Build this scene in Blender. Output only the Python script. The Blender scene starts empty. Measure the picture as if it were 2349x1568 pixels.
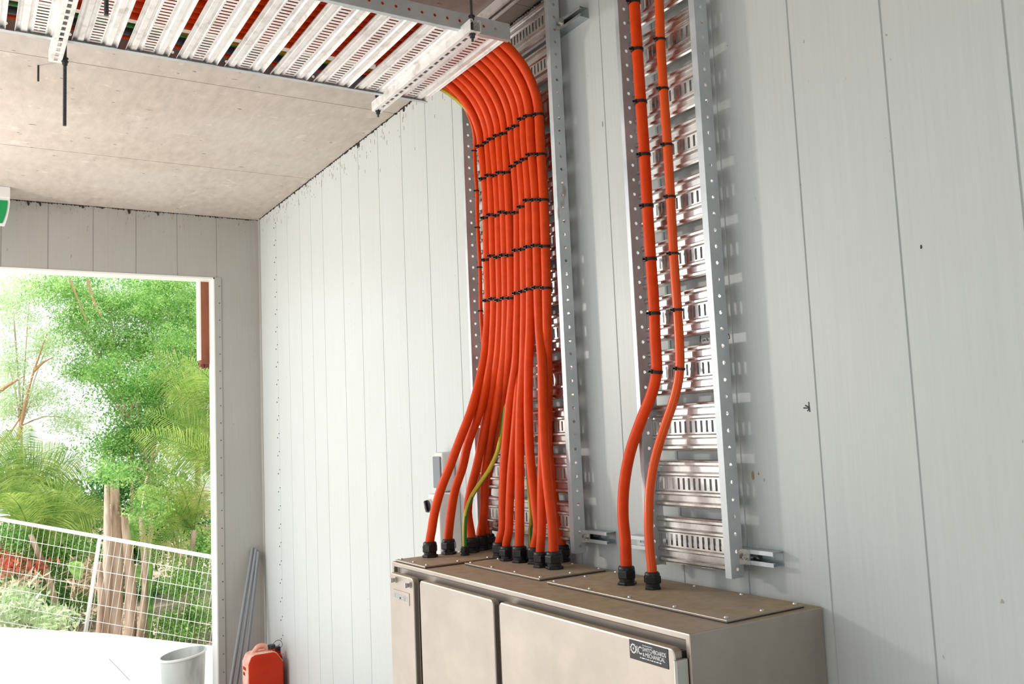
import bpy, bmesh, math, random
import numpy as np
from mathutils import Vector, Matrix
random.seed(7); rng = np.random.default_rng(7)
sc = bpy.context.scene
col = sc.collection

# ---------------------------------------------------------------- camera
YAW, PITCH, ROLL, FPX = [math.radians(a) for a in (58.2536, 5.5925, -2.4943)] + [2066.46]
CAM = Vector((0.0, -2.0, 1.95))
FWD = Vector((-math.sin(YAW)*math.cos(PITCH), math.cos(YAW)*math.cos(PITCH), math.sin(PITCH)))
_r = FWD.cross(Vector((0, 0, 1))).normalized(); _u = _r.cross(FWD)
RGT = _r*math.cos(ROLL) + _u*math.sin(ROLL)
UPV = -_r*math.sin(ROLL) + _u*math.cos(ROLL)
cd = bpy.data.cameras.new('camera'); cam = bpy.data.objects.new('camera', cd); col.objects.link(cam)
cd.sensor_fit = 'HORIZONTAL'; cd.sensor_width = 36.0; cd.lens = FPX/2349*36.0; cd.clip_start = 0.05; cd.clip_end = 200
M = Matrix((RGT, UPV, -FWD)).transposed().to_4x4(); M.translation = CAM
cam.matrix_world = M
sc.camera = cam

# ---------------------------------------------------------------- sky, sun, lamp, exposure
sc.view_settings.view_transform = 'Standard'; sc.view_settings.look = 'None'
sc.view_settings.gamma = 1.0; sc.view_settings.exposure = 0.25
sc.view_settings.use_curve_mapping = False
w = bpy.data.worlds.new('sky'); sc.world = w; w.use_nodes = True
wn = w.node_tree.nodes; wl = w.node_tree.links
bg = wn['Background']; bg.inputs[0].default_value = (0.90, 0.96, 1.0, 1); bg.inputs[1].default_value = 1.15
def light(name, kind, loc, direction, energy, color=(1, 1, 1), **k):
    d = bpy.data.lights.new(name, kind); d.energy = energy; d.color = color
    for a, v in k.items(): setattr(d, a, v)
    o = bpy.data.objects.new(name, d); col.objects.link(o); o.location = loc
    o.rotation_euler = Vector(direction).to_track_quat('-Z', 'Y').to_euler()
    return o
light('sun', 'SUN', (0, -6, 12), (-0.04, 0.24, -1), 5.2, (1.0, 0.96, 0.9), angle=math.radians(1.0))
light('added_daylight_lamp', 'AREA', (-5.8, -3.1, 2.75), (1.8, 3.1, -0.9), 46, (1.0, 0.91, 0.81), shape='RECTANGLE', size=0.3, size_y=0.3)  # unseen small lamp added for crisper tray shadows, standing in for daylight

# ---------------------------------------------------------------- helpers
def ray(x, y): return RGT*((x-1174.5)/FPX) - UPV*((y-784)/FPX) + FWD
def at(x, y, **k):
    d = ray(x, y); (a, v), = k.items(); i = 'XYZ'.index(a)
    return CAM + d*((v-CAM[i])/d[i])
def atp(x, y, p0, n):
    d = ray(x, y); return CAM + d*((p0-CAM).dot(n)/d.dot(n))
def proj(p):
    q = Vector(p)-CAM; z = q.dot(FWD); return (1174.5+FPX*q.dot(RGT)/z, 784-FPX*q.dot(UPV)/z)

class MB:
    def __init__(s): s.v = []; s.f = []; s.m = []
    def add(s, vs, fs, mi=0):
        b = len(s.v); s.v += [tuple(v) for v in vs]; s.f += [tuple(i+b for i in f) for f in fs]; s.m += [mi]*len(fs); return s
    def box(s, a, b, mi=0):
        (x0, y0, z0), (x1, y1, z1) = [(min(p, q), max(p, q)) for p, q in zip(a, b)][0:0] or (tuple(map(min, a, b)), tuple(map(max, a, b)))
        return s.add([(x0,y0,z0),(x1,y0,z0),(x1,y1,z0),(x0,y1,z0),(x0,y0,z1),(x1,y0,z1),(x1,y1,z1),(x0,y1,z1)],
                     [(0,3,2,1),(4,5,6,7),(0,1,5,4),(1,2,6,5),(2,3,7,6),(3,0,4,7)], mi)
    def obox(s, c, ax, ay, az, mi=0):       # oriented box: centre and three half-vectors
        c, ax, ay, az = map(Vector, (c, ax, ay, az))
        vs = [c+ax*i+ay*j+az*k for k in (-1, 1) for i, j in ((-1,-1),(1,-1),(1,1),(-1,1))]
        return s.add(vs, [(0,3,2,1),(4,5,6,7),(0,1,5,4),(1,2,6,5),(2,3,7,6),(3,0,4,7)], mi)
    def prism(s, pts, axis, lo, hi, mi=0, cap=True):   # 2-D outline extruded along an axis
        n = len(pts)
        def mk(p, t):
            return {'X': (t, p[0], p[1]), 'Y': (p[0], t, p[1]), 'Z': (p[0], p[1], t)}[axis]
        vs = [mk(p, lo) for p in pts] + [mk(p, hi) for p in pts]
        fs = [(i, (i+1) % n, (i+1) % n+n, i+n) for i in range(n)]
        if cap: fs += [tuple(range(n))[::-1], tuple(range(n, 2*n))]
        return s.add(vs, fs, mi)
    def cyl(s, a, b, r, n=16, r2=None, mi=0, cap=True):
        a, b = Vector(a), Vector(b); d = (b-a).normalized(); u = d.orthogonal().normalized(); w_ = d.cross(u)
        r2 = r if r2 is None else r2
        vs = [a+(u*math.cos(2*math.pi*i/n)+w_*math.sin(2*math.pi*i/n))*r for i in range(n)] + \
             [b+(u*math.cos(2*math.pi*i/n)+w_*math.sin(2*math.pi*i/n))*r2 for i in range(n)]
        fs = [(i, (i+1) % n, (i+1) % n+n, i+n) for i in range(n)]
        if cap: fs += [tuple(range(n))[::-1], tuple(range(n, 2*n))]
        return s.add(vs, fs, mi)
    def lathe(s, prof, n=24, c=(0, 0, 0), rot=0, mi=0):
        vs = []; fs = []
        for r, z in prof:
            vs += [(c[0]+r*math.cos(2*math.pi*i/n+rot), c[1]+r*math.sin(2*math.pi*i/n+rot), c[2]+z) for i in range(n)]
        for k in range(len(prof)-1):
            fs += [(k*n+i, k*n+(i+1) % n, (k+1)*n+(i+1) % n, (k+1)*n+i) for i in range(n)]
        return s.add(vs, fs, mi)
    def tube(s, path, r, n=14, mi=0):
        P = [Vector(p) for p in path]; N = len(P)
        T = [(P[min(i+1, N-1)]-P[max(i-1, 0)]).normalized() for i in range(N)]
        u = T[0].orthogonal().normalized(); vs = []
        rs = r if isinstance(r, (list, tuple)) else [r]*N
        for i in range(N):
            u = (u-T[i]*u.dot(T[i])).normalized(); w_ = T[i].cross(u)
            vs += [P[i]+(u*math.cos(2*math.pi*k/n)+w_*math.sin(2*math.pi*k/n))*rs[i] for k in range(n)]
        fs = [(i*n+k, i*n+(k+1) % n, (i+1)*n+(k+1) % n, (i+1)*n+k) for i in range(N-1) for k in range(n)]
        fs += [tuple(range(n))[::-1], tuple(range((N-1)*n, N*n))]
        return s.add(vs, fs, mi)
    def build(s, name, mats, parent=None, smooth=False, bevel=0, solid=0, origin=None):
        me = bpy.data.meshes.new(name)
        vs = s.v
        if origin is not None: vs = [tuple(Vector(v)-Vector(origin)) for v in vs]
        me.from_pydata(vs, [], s.f)
        for m in (mats if isinstance(mats, (list, tuple)) else [mats]): me.materials.append(m)
        if any(s.m): me.polygons.foreach_set('material_index', s.m)
        o = bpy.data.objects.new(name, me); col.objects.link(o)
        if origin is not None: o.location = origin
        if parent is not None:
            o.parent = parent
            if origin is None: o.location = -parent.location if not parent.get('local') else (0, 0, 0)
        if smooth:
            me.polygons.foreach_set('use_smooth', [True]*len(me.polygons))
            me.set_sharp_from_angle(angle=math.radians(38))
        if solid:
            k = o.modifiers.new('thickness', 'SOLIDIFY'); k.thickness = solid; k.offset = 0
        if bevel:
            k = o.modifiers.new('bevel', 'BEVEL'); k.width = bevel; k.segments = 2; k.limit_method = 'ANGLE'; k.angle_limit = math.radians(40)
        me.update()
        return o
def empty(name, loc=(0, 0, 0), local=False):
    o = bpy.data.objects.new(name, None); col.objects.link(o); o.location = loc; o.empty_display_size = .1
    if local: o['local'] = 1
    return o
def tag(o, label=None, cat=None, group=None, kind=None):
    if label: o['label'] = label
    if cat: o['category'] = cat
    if group: o['group'] = group
    if kind: o['kind'] = kind
    return o
def copy_tree(o, parent=None):
    c = o.copy(); col.objects.link(c); c.parent = parent
    for ch in [x for x in bpy.data.objects if x.parent == o]: copy_tree(ch, c)
    return c
def spline(pts, step=0.02):
    P = [Vector(p) for p in pts]; P = [P[0]*2-P[1]] + P + [P[-1]*2-P[-2]]; out = []
    for i in range(1, len(P)-2):
        a, b, c, d = P[i-1:i+3]; n = max(2, int((c-b).length/step))
        for k in range(n):
            t = k/n; out.append(0.5*((2*b)+(c-a)*t+(2*a-5*b+4*c-d)*t*t+(3*b-a-3*c+d)*t**3))
    out.append(P[-2]); return out
def text(s, size, mat, parent, origin, xdir, ydir, name='lettering', depth=.0006, align='LEFT'):
    cu = bpy.data.curves.new(name, 'FONT'); cu.body = s; cu.size = size; cu.offset = size*.012; cu.extrude = depth; cu.align_x = align
    t = bpy.data.objects.new(name+'_curve', cu); col.objects.link(t)
    dg = bpy.context.evaluated_depsgraph_get(); me = bpy.data.meshes.new_from_object(t.evaluated_get(dg))
    bpy.data.objects.remove(t); me.materials.clear(); me.materials.append(mat)
    x = Vector(xdir).normalized(); y = Vector(ydir).normalized(); z = x.cross(y)
    m = Matrix((x*Vector(xdir).length, y*Vector(ydir).length, z)).transposed().to_4x4(); m.translation = Vector(origin)
    me.transform(m)
    o = bpy.data.objects.new(name, me); col.objects.link(o)
    if parent is not None: o.parent = parent; o.location = -parent.location
    return o

# ---------------------------------------------------------------- materials
def mat(name, color, rough=.5, metal=0.0, spec=.5, build=None, alpha=1, emit=None):
    m = bpy.data.materials.new(name); m.use_nodes = True; nt = m.node_tree; b = nt.nodes['Principled BSDF']
    b.inputs['Base Color'].default_value = (*color, 1); b.inputs['Roughness'].default_value = rough
    b.inputs['Metallic'].default_value = metal; b.inputs['Specular IOR Level'].default_value = spec
    if emit: b.inputs['Emission Color'].default_value = (*emit[0], 1); b.inputs['Emission Strength'].default_value = emit[1]
    if build: build(nt, b)
    return m
def noise(nt, scale, detail=4, stretch=None, coord='Object', rough=.55):
    tc = nt.nodes.new('ShaderNodeTexCoord'); n = nt.nodes.new('ShaderNodeTexNoise')
    n.inputs['Scale'].default_value = scale; n.inputs['Detail'].default_value = detail; n.inputs['Roughness'].default_value = rough
    if stretch:
        mp = nt.nodes.new('ShaderNodeMapping'); mp.inputs['Scale'].default_value = stretch
        nt.links.new(tc.outputs[coord], mp.inputs[0]); nt.links.new(mp.outputs[0], n.inputs['Vector'])
    else: nt.links.new(tc.outputs[coord], n.inputs['Vector'])
    return n.outputs['Fac']
def ramp(nt, fac, stops):
    r = nt.nodes.new('ShaderNodeValToRGB'); e = r.color_ramp.elements
    while len(e) < len(stops): e.new(.5)
    for x, (p, c) in zip(e, stops): x.position = p; x.color = (*c, 1) if len(c) == 3 else c
    nt.links.new(fac, r.inputs[0]); return r.outputs[0]
def mix(nt, fac, a, b, mode='MIX'):
    m = nt.nodes.new('ShaderNodeMix'); m.data_type = 'RGBA'; m.blend_type = mode
    def put(sock, v):
        if isinstance(v, bpy.types.NodeSocket): nt.links.new(v, sock)
        elif isinstance(v, tuple): sock.default_value = (*v, 1)
        else: sock.default_value = v
    put(m.inputs[0], fac); put(m.inputs[6], a); put(m.inputs[7], b); return m.outputs[2]
def bump(nt, b, fac, strength, dist=.01):
    n = nt.nodes.new('ShaderNodeBump'); n.inputs['Strength'].default_value = strength; n.inputs['Distance'].default_value = dist
    nt.links.new(fac, n.inputs['Height']); nt.links.new(n.outputs[0], b.inputs['Normal'])
G = lambda v: (v, v, v)

def b_panel(base, dirt):
    def f(nt, b):
        st = noise(nt, 6, 3, (14, 14, .35)); ms = noise(nt, 2.2, 4)
        c = ramp(nt, st, [(.3, tuple(x*.93 for x in base)), (.7, base)])
        c = mix(nt, ramp(nt, ms, [(.35, G(0)), (.8, G(.35))]), c, dirt)
        sp = noise(nt, 38, 2, (1, 1, .6)); c = mix(nt, ramp(nt, sp, [(.735, G(0)), (.76, G(.7))]), c, (.25, .22, .18))
        nt.links.new(c, b.inputs['Base Color'])
        bump(nt, b, noise(nt, 90, 1, (1, 1, .02)), .08, .002)
    return f
m_panel = mat('painted_steel_panel', (.7, .7, .7), .42, build=b_panel((.585, .618, .612), (.51, .54, .53)))
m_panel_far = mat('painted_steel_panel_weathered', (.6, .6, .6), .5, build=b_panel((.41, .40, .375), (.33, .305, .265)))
def b_conc(nt, b):
    big = noise(nt, 1.3, 5); fine = noise(nt, 9, 6, (1, 2.4, 1)); 
    c = ramp(nt, fine, [(.3, (.39, .335, .295)), (.7, (.50, .435, .385))])
    c = mix(nt, ramp(nt, big, [(.4, G(0)), (.7, G(.5))]), c, (.53, .50, .47))
    pt = noise(nt, 5.5, 3, (1.4, 1, 1), rough=.8); c = mix(nt, ramp(nt, pt, [(.62, G(0)), (.67, G(.45))]), c, (.64, .57, .52))
    sp = noise(nt, 34, 3, (1, .45, 1)); c = mix(nt, ramp(nt, sp, [(.70, G(0)), (.73, G(.85))]), c, (.13, .11, .10))
    nt.links.new(c, b.inputs['Base Color']); bump(nt, b, fine, .25, .01)
m_conc = mat('raw_concrete_soffit', (.5, .45, .4), .85, build=b_conc)
def b_floor(nt, b):
    f = noise(nt, 3, 6); c = ramp(nt, f, [(.3, (.60, .58, .55)), (.7, (.72, .70, .67))])
    nt.links.new(c, b.inputs['Base Color'])
m_floor = mat('pale_concrete_slab', (.65, .63, .6), .85, build=b_floor)
m_soil = mat('leaf_litter_soil', (.3, .22, .15), .95, build=lambda nt, b: nt.links.new(ramp(nt, noise(nt, 8, 6), [(.3, (.16, .11, .07)), (.7, (.45, .36, .27))]), b.inputs['Base Color']))
def b_galv(nt, b):
    v = nt.nodes.new('ShaderNodeTexVoronoi'); v.inputs['Scale'].default_value = 90
    tc = nt.nodes.new('ShaderNodeTexCoord'); nt.links.new(tc.outputs['Object'], v.inputs['Vector'])
    s = noise(nt, 14, 4)
    c = mix(nt, .25, ramp(nt, s, [(.3, (.60, .61, .60)), (.7, (.76, .75, .73))]), v.outputs['Distance'], 'SOFT_LIGHT')
    nt.links.new(c, b.inputs['Base Color'])
    nt.links.new(ramp(nt, s, [(.3, G(.25)), (.7, G(.38))]), b.inputs['Roughness'])
m_galv = mat('galvanised_steel', (.72, .73, .74), .34, 1.0, build=b_galv)
def b_galv2(nt, b):
    s = noise(nt, 9, 5); rust = noise(nt, 5, 4, (1, 1, .5))
    c = ramp(nt, s, [(.3, (.46, .50, .52)), (.7, (.62, .65, .67))])
    c = mix(nt, ramp(nt, rust, [(.69, G(0)), (.74, G(.8))]), c, (.22, .12, .06))
    nt.links.new(c, b.inputs['Base Color']); nt.links.new(ramp(nt, s, [(.3, G(.38)), (.7, G(.55))]), b.inputs['Roughness'])
m_galv_lit = mat('galvanised_steel_lit', (.8, .8, .79), .5, .35, build=lambda nt, b: nt.links.new(ramp(nt, noise(nt, 16, 6, rough=.7), [(.3, (.62, .58, .55)), (.5, (.86, .85, .84)), (.8, (.92, .91, .90))]), b.inputs['Base Color']))  # galvanised steel lightened so its colour holds the floor's bounced light
m_rail = mat('galvanised_rail', (.5, .52, .53), .45, .6, build=b_galv2)
m_strut = mat('galvanised_strut', (.5, .52, .53), .4, .9, build=b_galv2)
def b_dust(strength):
    def f(nt, b):
        g = nt.nodes.new('ShaderNodeNewGeometry'); sx = nt.nodes.new('ShaderNodeSeparateXYZ'); nt.links.new(g.outputs['Normal'], sx.inputs[0])
        up = ramp(nt, sx.outputs['Z'], [(.55, G(0)), (.85, G(1))])
        n1 = noise(nt, 4.5, 6, (1, 1, 1), rough=.65); n2 = noise(nt, 2.0, 3, (1, 2.5, 1)); n3 = noise(nt, 26, 5)
        d = ramp(nt, n3, [(.3, (.33, .25, .15)), (.7, (.44, .34, .215))])
        thin = ramp(nt, n2, [(.36, G(strength*.55)), (.56, G(strength))])
        k = mix(nt, 1.0, up, thin, 'MULTIPLY')
        c = mix(nt, k, ramp(nt, n1, [(.3, (.42, .375, .335)), (.7, (.52, .465, .42))]), d)
        nt.links.new(c, b.inputs['Base Color'])
        r = nt.nodes.new('ShaderNodeMath'); r.operation = 'SUBTRACT'; r.inputs[0].default_value = 1; nt.links.new(k, r.inputs[1])
        nt.links.new(r.outputs[0], b.inputs['Metallic'])
        q = nt.nodes.new('ShaderNodeMapRange'); nt.links.new(k, q.inputs[0]); q.inputs[3].default_value = .42; q.inputs[4].default_value = .8
        nt.links.new(q.outputs[0], b.inputs['Roughness'])
    return f
m_ss = mat('stainless_steel_dusty', (.58, .54, .5), .36, 1.0, build=b_dust(.95))
m_plate = mat('gland_plate_dusty', (.4, .36, .3), .5, 1.0, build=b_dust(1.0))
m_gasket = mat('dark_gasket', (.06, .055, .05), .7)
m_screw = mat('bright_screw', (.62, .61, .59), .38, 1.0)
def b_cable(nt, b):
    s = noise(nt, 30, 3); c = ramp(nt, s, [(.3, (.66, .048, .0015)), (.75, (.77, .066, .003))])
    d = noise(nt, 7, 5, rough=.7); c = mix(nt, ramp(nt, d, [(.62, G(0)), (.72, G(.35))]), c, (.30, .035, .012))
    nt.links.new(c, b.inputs['Base Color'])
m_cable = mat('orange_cable_sheath', (.7, .075, .008), .42, spec=.22, build=b_cable)
m_cable_gloss = mat('orange_cable_sheath_glossy', (.80, .085, .005), .25, spec=.4)
m_black = mat('black_nylon', (.012, .012, .013), .35)
m_cableblk = mat('black_cable_sheath', (.03, .035, .045), .4)
m_tie = mat('black_cable_tie', (.008, .008, .009), .4)
m_green = mat('earth_green', (.03, .26, .05), .4)
m_yellow = mat('earth_yellow', (.62, .48, .03), .4)
m_white = mat('white_plastic', (.74, .74, .72), .45)
m_bucket = mat('grey_white_plastic_tub', (.5, .53, .51), .5, build=lambda nt, b: nt.links.new(ramp(nt, noise(nt, 7, 5, (1, 1, .3)), [(.32, (.36, .37, .34)), (.5, (.52, .54, .52)), (.75, (.58, .60, .6))]), b.inputs['Base Color']))
m_can = mat('red_orange_fuel_can', (.42, .03, .006), .55, spec=.25, build=lambda nt, b: nt.links.new(ramp(nt, noise(nt, 8, 5), [(.3, (.46, .022, .002)), (.7, (.56, .036, .005))]), b.inputs['Base Color']))
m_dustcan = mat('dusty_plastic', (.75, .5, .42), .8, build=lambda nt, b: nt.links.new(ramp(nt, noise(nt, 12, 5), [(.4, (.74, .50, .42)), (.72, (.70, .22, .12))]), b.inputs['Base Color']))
m_conduit = mat('grey_conduit', (.20, .22, .24), .4)
m_sign = mat('exit_green', (.0, .28, .08), .4)
m_rod = mat('threaded_rod_steel', (.07, .075, .08), .5, .6)
m_goo = mat('ragged_dark_sealant', (.03, .02, .015), .8)
m_wood = mat('rusty_brown_timber', (.2, .07, .04), .8, build=lambda nt, b: nt.links.new(ramp(nt, noise(nt, 9, 5, (1, 1, .15)), [(.3, (.12, .035, .02)), (.7, (.30, .10, .05))]), b.inputs['Base Color']))
m_white_paint = mat('white_painted_steel', (.85, .84, .8), .5)
m_ink = mat('black_marker', (.015, .015, .02), .6)
m_stain = mat('brown_stain', (.36, .27, .19), .7)
m_labelblk = mat('label_black', (.018, .018, .022), .4)
m_labelwht = mat('label_white', (.75, .76, .78), .5)
m_flash = mat('white_flashing', (.80, .80, .78), .45)

# ---------------------------------------------------------------- the setting
XB, ZC = -6.954, 3.682        # far wall, ceiling
XR = 2.6                      # how far the side wall runs behind the camera
def grooved(mb, lo, hi, seams, w_, d, face):        # outline of a panelled face, (t, depth)
    pts = [(lo, 0)]
    for s in sorted(seams):
        pts += [(s-w_/2, 0), (s-w_/4, d), (s+w_/4, d), (s+w_/2, 0)]
    return pts+[(hi, 0)]
seamsR = [-6.498, -6.23, -5.96, -5.50, -5.73, -5.159, -4.876, -4.58, -4.27, -3.976, -3.687, -3.39, -3.10, -2.80, -2.52, -2.24, -1.96, -1.665, -1.372, -1.064, -.76, -.46, -.16, .14, .44, .74, 1.04, 1.34, 1.64, 1.94, 2.24]
pts = grooved(None, XB-.15, XR, seamsR, .006, .004, 0) + [(XR, .1), (XB-.15, .1)]
wall_r = tag(MB().prism(pts, 'Z', 0, ZC, cap=True).build('wall_right', m_panel), kind='structure')
seamsF = [-.322, -.611, -.899, -1.186, -1.474, -1.76, -2.05]
ZL, YJ, YJ2, XO = 3.207, -.338, -2.32, -7.10
fw = MB()
fw.prism([(XB, -2.6)]+[(XB-d, t) for t, d in grooved(None, -2.6, 0, seamsF, .006, .004, 0)[1:-1]]+[(XB, -.0005), (XO, -.0005), (XO, -2.6)], 'Z', ZL, ZC)
fw.box((XO, YJ, 0), (XB, -.0005, ZL)); fw.box((XO, -2.6, 0), (XB, YJ2, ZL))
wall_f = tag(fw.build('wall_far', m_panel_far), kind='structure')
MB().box((XO-.01, YJ2, ZL-.012), (XB+.004, YJ, ZL)).box((XO-.01, YJ-.012, 0), (XB+.004, YJ, ZL)).box((XO-.01, YJ2, 0), (XB+.004, YJ2+.012, ZL)).build('trim_1', m_flash)['kind'] = 'structure'
# corner flashings with rivets
fl = MB().box((XB, -.035, 0), (XB+.003, -.001, ZC)).box((XB, -.004, 0), (XB+.05, -.001, ZC))
fl.box((XB-.0, YJ-.004, 0), (XB+.006, YJ+.045, ZL))
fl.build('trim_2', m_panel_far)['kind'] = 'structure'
rv = MB()
for k in range(27):
    z = .15+k*.13
    rv.cyl((-6.54, 0, z), (-6.54, -.003, z), .005, 8); rv.cyl((-6.506, 0, z+.03), (-6.506, -.003, z+.03), .004, 8)
    if z < 3.15: rv.cyl((XB+.006, YJ+.03, z), (XB+.009, YJ+.03, z), .004, 8)
rv.build('trim_3', m_gasket)['kind'] = 'structure'
cl = MB()                    # concrete slab in three bays with joints
for x0, x1 in ((XO-.1, -5.699), (-5.694, -4.332), (-4.327, -2.965), (-2.96, -1.6), (-1.595, XR)): cl.box((x0, -2.35, ZC), (x1, .1, ZC+.2))
cl.box((XO-.1, -2.35, ZC+.012), (XR, .1, ZC+.19)); cl.box((-1.7, -3.5, ZC), (0.3, -2.351, ZC+.2))  # last box is an unseen roof piece added with the light-blocking side wall
tag(cl.build('ceiling', m_conc), kind='structure')
# ragged sealant where the walls meet the ceiling
def rag(p0, p1, out, name):
    mb = MB(); p0, p1, out = Vector(p0), Vector(p1), Vector(out); L = (p1-p0).length; n = int(L/.018)
    for i in range(n):
        a = p0.lerp(p1, i/n); b = p0.lerp(p1, (i+.9+random.random()*.3)/n); h = random.uniform(.003, .012)
        if random.random() < .05: h += random.uniform(.005, .03)
        th = random.uniform(.002, .007); t2 = b.lerp(a, random.uniform(0, .6)); dn = Vector((0, 0, -h))
        vs = [a, b, b+dn*.8, t2+dn, a+out*th, b+out*th, b+dn*.8+out*th, t2+dn+out*th]
        mb.add(vs, [(0,1,2,3),(7,6,5,4),(0,4,5,1),(1,5,6,2),(2,6,7,3),(3,7,4,0)])
    mb.build(name, m_goo)['kind'] = 'structure'
rag((XB, 0, ZC), (-2.3, 0, ZC), (0, -1, 0), 'trim_4')
rag((XB, -2.3, ZC), (XB, 0, ZC), (1, 0, 0), 'trim_5')
# streaks of old sealant running down from the joint
dr = MB()
for i in range(150):
    x = random.uniform(XB+.1, -3.3); z = ZC-abs(random.gauss(0, .07))-.01; h = random.uniform(.004, .03); ww = random.uniform(.001, .0035)
    dr.box((x, -.0012, z-h), (x+ww, 0, z))
for i in range(90):
    y = random.uniform(-2.2, -.02); z = ZC-abs(random.gauss(0, .05))-.005; h = random.uniform(.003, .02); ww = random.uniform(.001, .006)
    dr.box((XB, y, z-h), (XB+.0012, y+ww, z))
dr.build('trim_6', m_stain)['kind'] = 'structure'
# floor slab that runs out through the opening to the drop behind the fence
e0, e1, e2 = at(-40, 1435, Z=0), at(245, 1452, Z=0), at(560, 1489, Z=0)
far = e0+(e0-e1)*2.5
fp = [(XR+4, .1), (XR+4, -9), (far.x-2, -9), (far.x, far.y), (e0.x, e0.y), (e1.x, e1.y), (e2.x, e2.y), (e2.x+.8, .6), (-7.2, .6), (-7.2, .1)]
tag(MB().prism([(p[0], p[1]) for p in fp][::-1], 'Z', -.15, 0).build('floor', m_floor), kind='structure')
tag(MB().box((-40, -25, -.5), (-7.3, 25, -.45)).build('ground', m_soil), kind='structure')
jt = MB(); a, b = at(250, 1510, Z=.0005), at(298, 1560, Z=.0005); dd = (b-a).normalized().cross(Vector((0, 0, 1)))*.006
jt.add([a-dd, a+dd, b+dd, b-dd], [(0, 1, 2, 3)]).build('trim_7', m_conduit)['kind'] = 'structure'

# unseen walls added to dim the near part, behind and left of the camera
tag(MB().box((-1.7, -3.5, 0), (0.3, -3.4, ZC)).build('added_wall_left', m_panel_far), kind='structure')
tag(MB().box((XR, -3.5, 0), (XR+.1, .1, ZC)).build('added_wall_back', m_panel_far), kind='structure')
# marker strokes and stains on the side wall
def stroke(pts, wd, m, name, parent=wall_r):
    mb = MB(); P = [at(x, y, Y=-.0008) for x, y in pts]
    for p, q in zip(P, P[1:]):
        n = (q-p).cross(Vector((0, 1, 0))).normalized()*wd/2; mb.add([p-n, q-n, q+n, p+n], [(0, 1, 2, 3)])
    o = mb.build(name, m); o.parent = parent; return o
mk = MB()
def strokes(lines, wd, m, name):
    mb = MB()
    for pts in lines:
        P = [at(x, y, Y=-.0008) for x, y in pts]
        for p, q in zip(P, P[1:]):
            n = (q-p).cross(Vector((0, 1, 0))).normalized()*wd/2; mb.add([p-n, q-n, q+n, p+n], [(0, 1, 2, 3)])
    o = mb.build(name, m, wall_r); return o
S = lambda x, y: (1800+x/15.68, 880+y/15.68)
strokes([[S(860, 650), S(880, 840), S(905, 1010)], [S(730, 770), S(870, 835)], [S(670, 868), S(875, 868)], [S(815, 985), S(880, 890)]], .0035, m_ink, 'marker_sign')
S2 = lambda x, y: (1560+x/16.78, 740+y/16.78)
strokes([[S2(780, 505), S2(775, 745)], [S2(885, 640), S2(885, 720)], [S2(930, 640), S2(960, 690)], [S2(960, 640), S2(945, 700)], [S2(1030, 580), S2(1035, 690)], [S2(1065, 640), S2(1090, 690)],
         [S2(1850, 410), S2(1890, 500), S2(1905, 590), S2(1870, 620)]], .003, m_ink, 'marker_scribble')
def blob(x, y, rx, ry, m, name):
    c = at(x, y, Y=-.0007); mb = MB(); n = 12
    vs = [c+Vector((rx*math.cos(t)*random.uniform(.6, 1.1), 0, ry*math.sin(t)*random.uniform(.6, 1.1))) for t in [2*math.pi*i/n for i in range(n)]]
    mb.add(vs, [tuple(range(n))[::-1]]); return mb.build(name, m, wall_r)
blob(1727, 1091, .006, .018, m_stain, 'brown_stain'); blob(1740, 1086, .003, .006, m_stain, 'brown_stain')
blob(2113, 566, .003, .007, m_ink, 'dark_speck'); blob(1382, 285, .004, .012, m_stain, 'brown_stain')

# ---------------------------------------------------------------- cable trays
SL = .150
def bed(mb, O, ax, tdir, nd, W, ts):
    """pressed slats: O origin, ax across (length W), tdir along the tray, nd towards the cables"""
    O, ax, tdir, nd = Vector(O), Vector(ax), Vector(tdir), Vector(nd)
    P = lambda a, t, n: O+ax*a+tdir*t+nd*n
    prof = [(-.075, -.014), (-.072, -.004), (-.067, .0), (-.060, .0), (-.055, -.009), (-.038, -.009), (-.033, 0), (-.027, 0), (-.023, -.006), (-.018, -.006)]
    for t0 in ts:
        for sgn in (-1, 1):
            q = [(t0+sgn*t, n) for t, n in prof]
            for (t1, n1), (t2, n2) in zip(q, q[1:]):
                mb.add([P(0, t1, n1), P(W, t1, n1), P(W, t2, n2), P(0, t2, n2)], [(0, 1, 2, 3)])
        n = int(W/.023); g = W/n
        for i in range(n):
            a0 = i*g; a1 = a0+g*.30; a2 = a0+g*.70; a3 = a0+g
            for u, v in ((a0, a1), (a2, a3)):
                mb.add([P(u, t0-.018, -.006), P(v, t0-.018, -.006), P(v, t0+.018, -.006), P(u, t0+.018, -.006)], [(0, 1, 2, 3)])
def web(mb, O, tdir, ddir, L, H, phase=.02, pitch=.05, r=.0060):
    """rail web with a row of round holes; O corner, tdir along, ddir across (height H)"""
    O, tdir, ddir = Vector(O), Vector(tdir), Vector(ddir); n = int(L/pitch)
    c8 = [(math.cos(2*math.pi*(i+.5)/8), math.sin(2*math.pi*(i+.5)/8)) for i in range(8)]
    for k in range(n):
        t0 = k*pitch; t1 = t0+pitch if k < n-1 else L; tc = t0+pitch/2; hc = H*.5
        out = [(t1, H*.8), (t0+pitch*.75, H), (t0+pitch*.25, H), (t0, H*.8), (t0, H*.2), (t0+pitch*.25, 0), (t0+pitch*.75, 0), (t1, H*.2)]
        inn = [(tc+r*c, hc+r*s) for c, s in c8]
        vs = [O+tdir*a+ddir*b for a, b in out+inn]
        fs = [(i, (i+1) % 8, (i+1) % 8+8, i+8) for i in range(8)]
        mb.add(vs, fs)
        for cn, (i, j) in zip([(t1, H), (t0, H), (t0, 0), (t1, 0)], [(0, 1), (2, 3), (4, 5), (6, 7)]):
            mb.add([vs[i], vs[j], O+tdir*cn[0]+ddir*cn[1]], [(0, 2, 1)])
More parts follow.
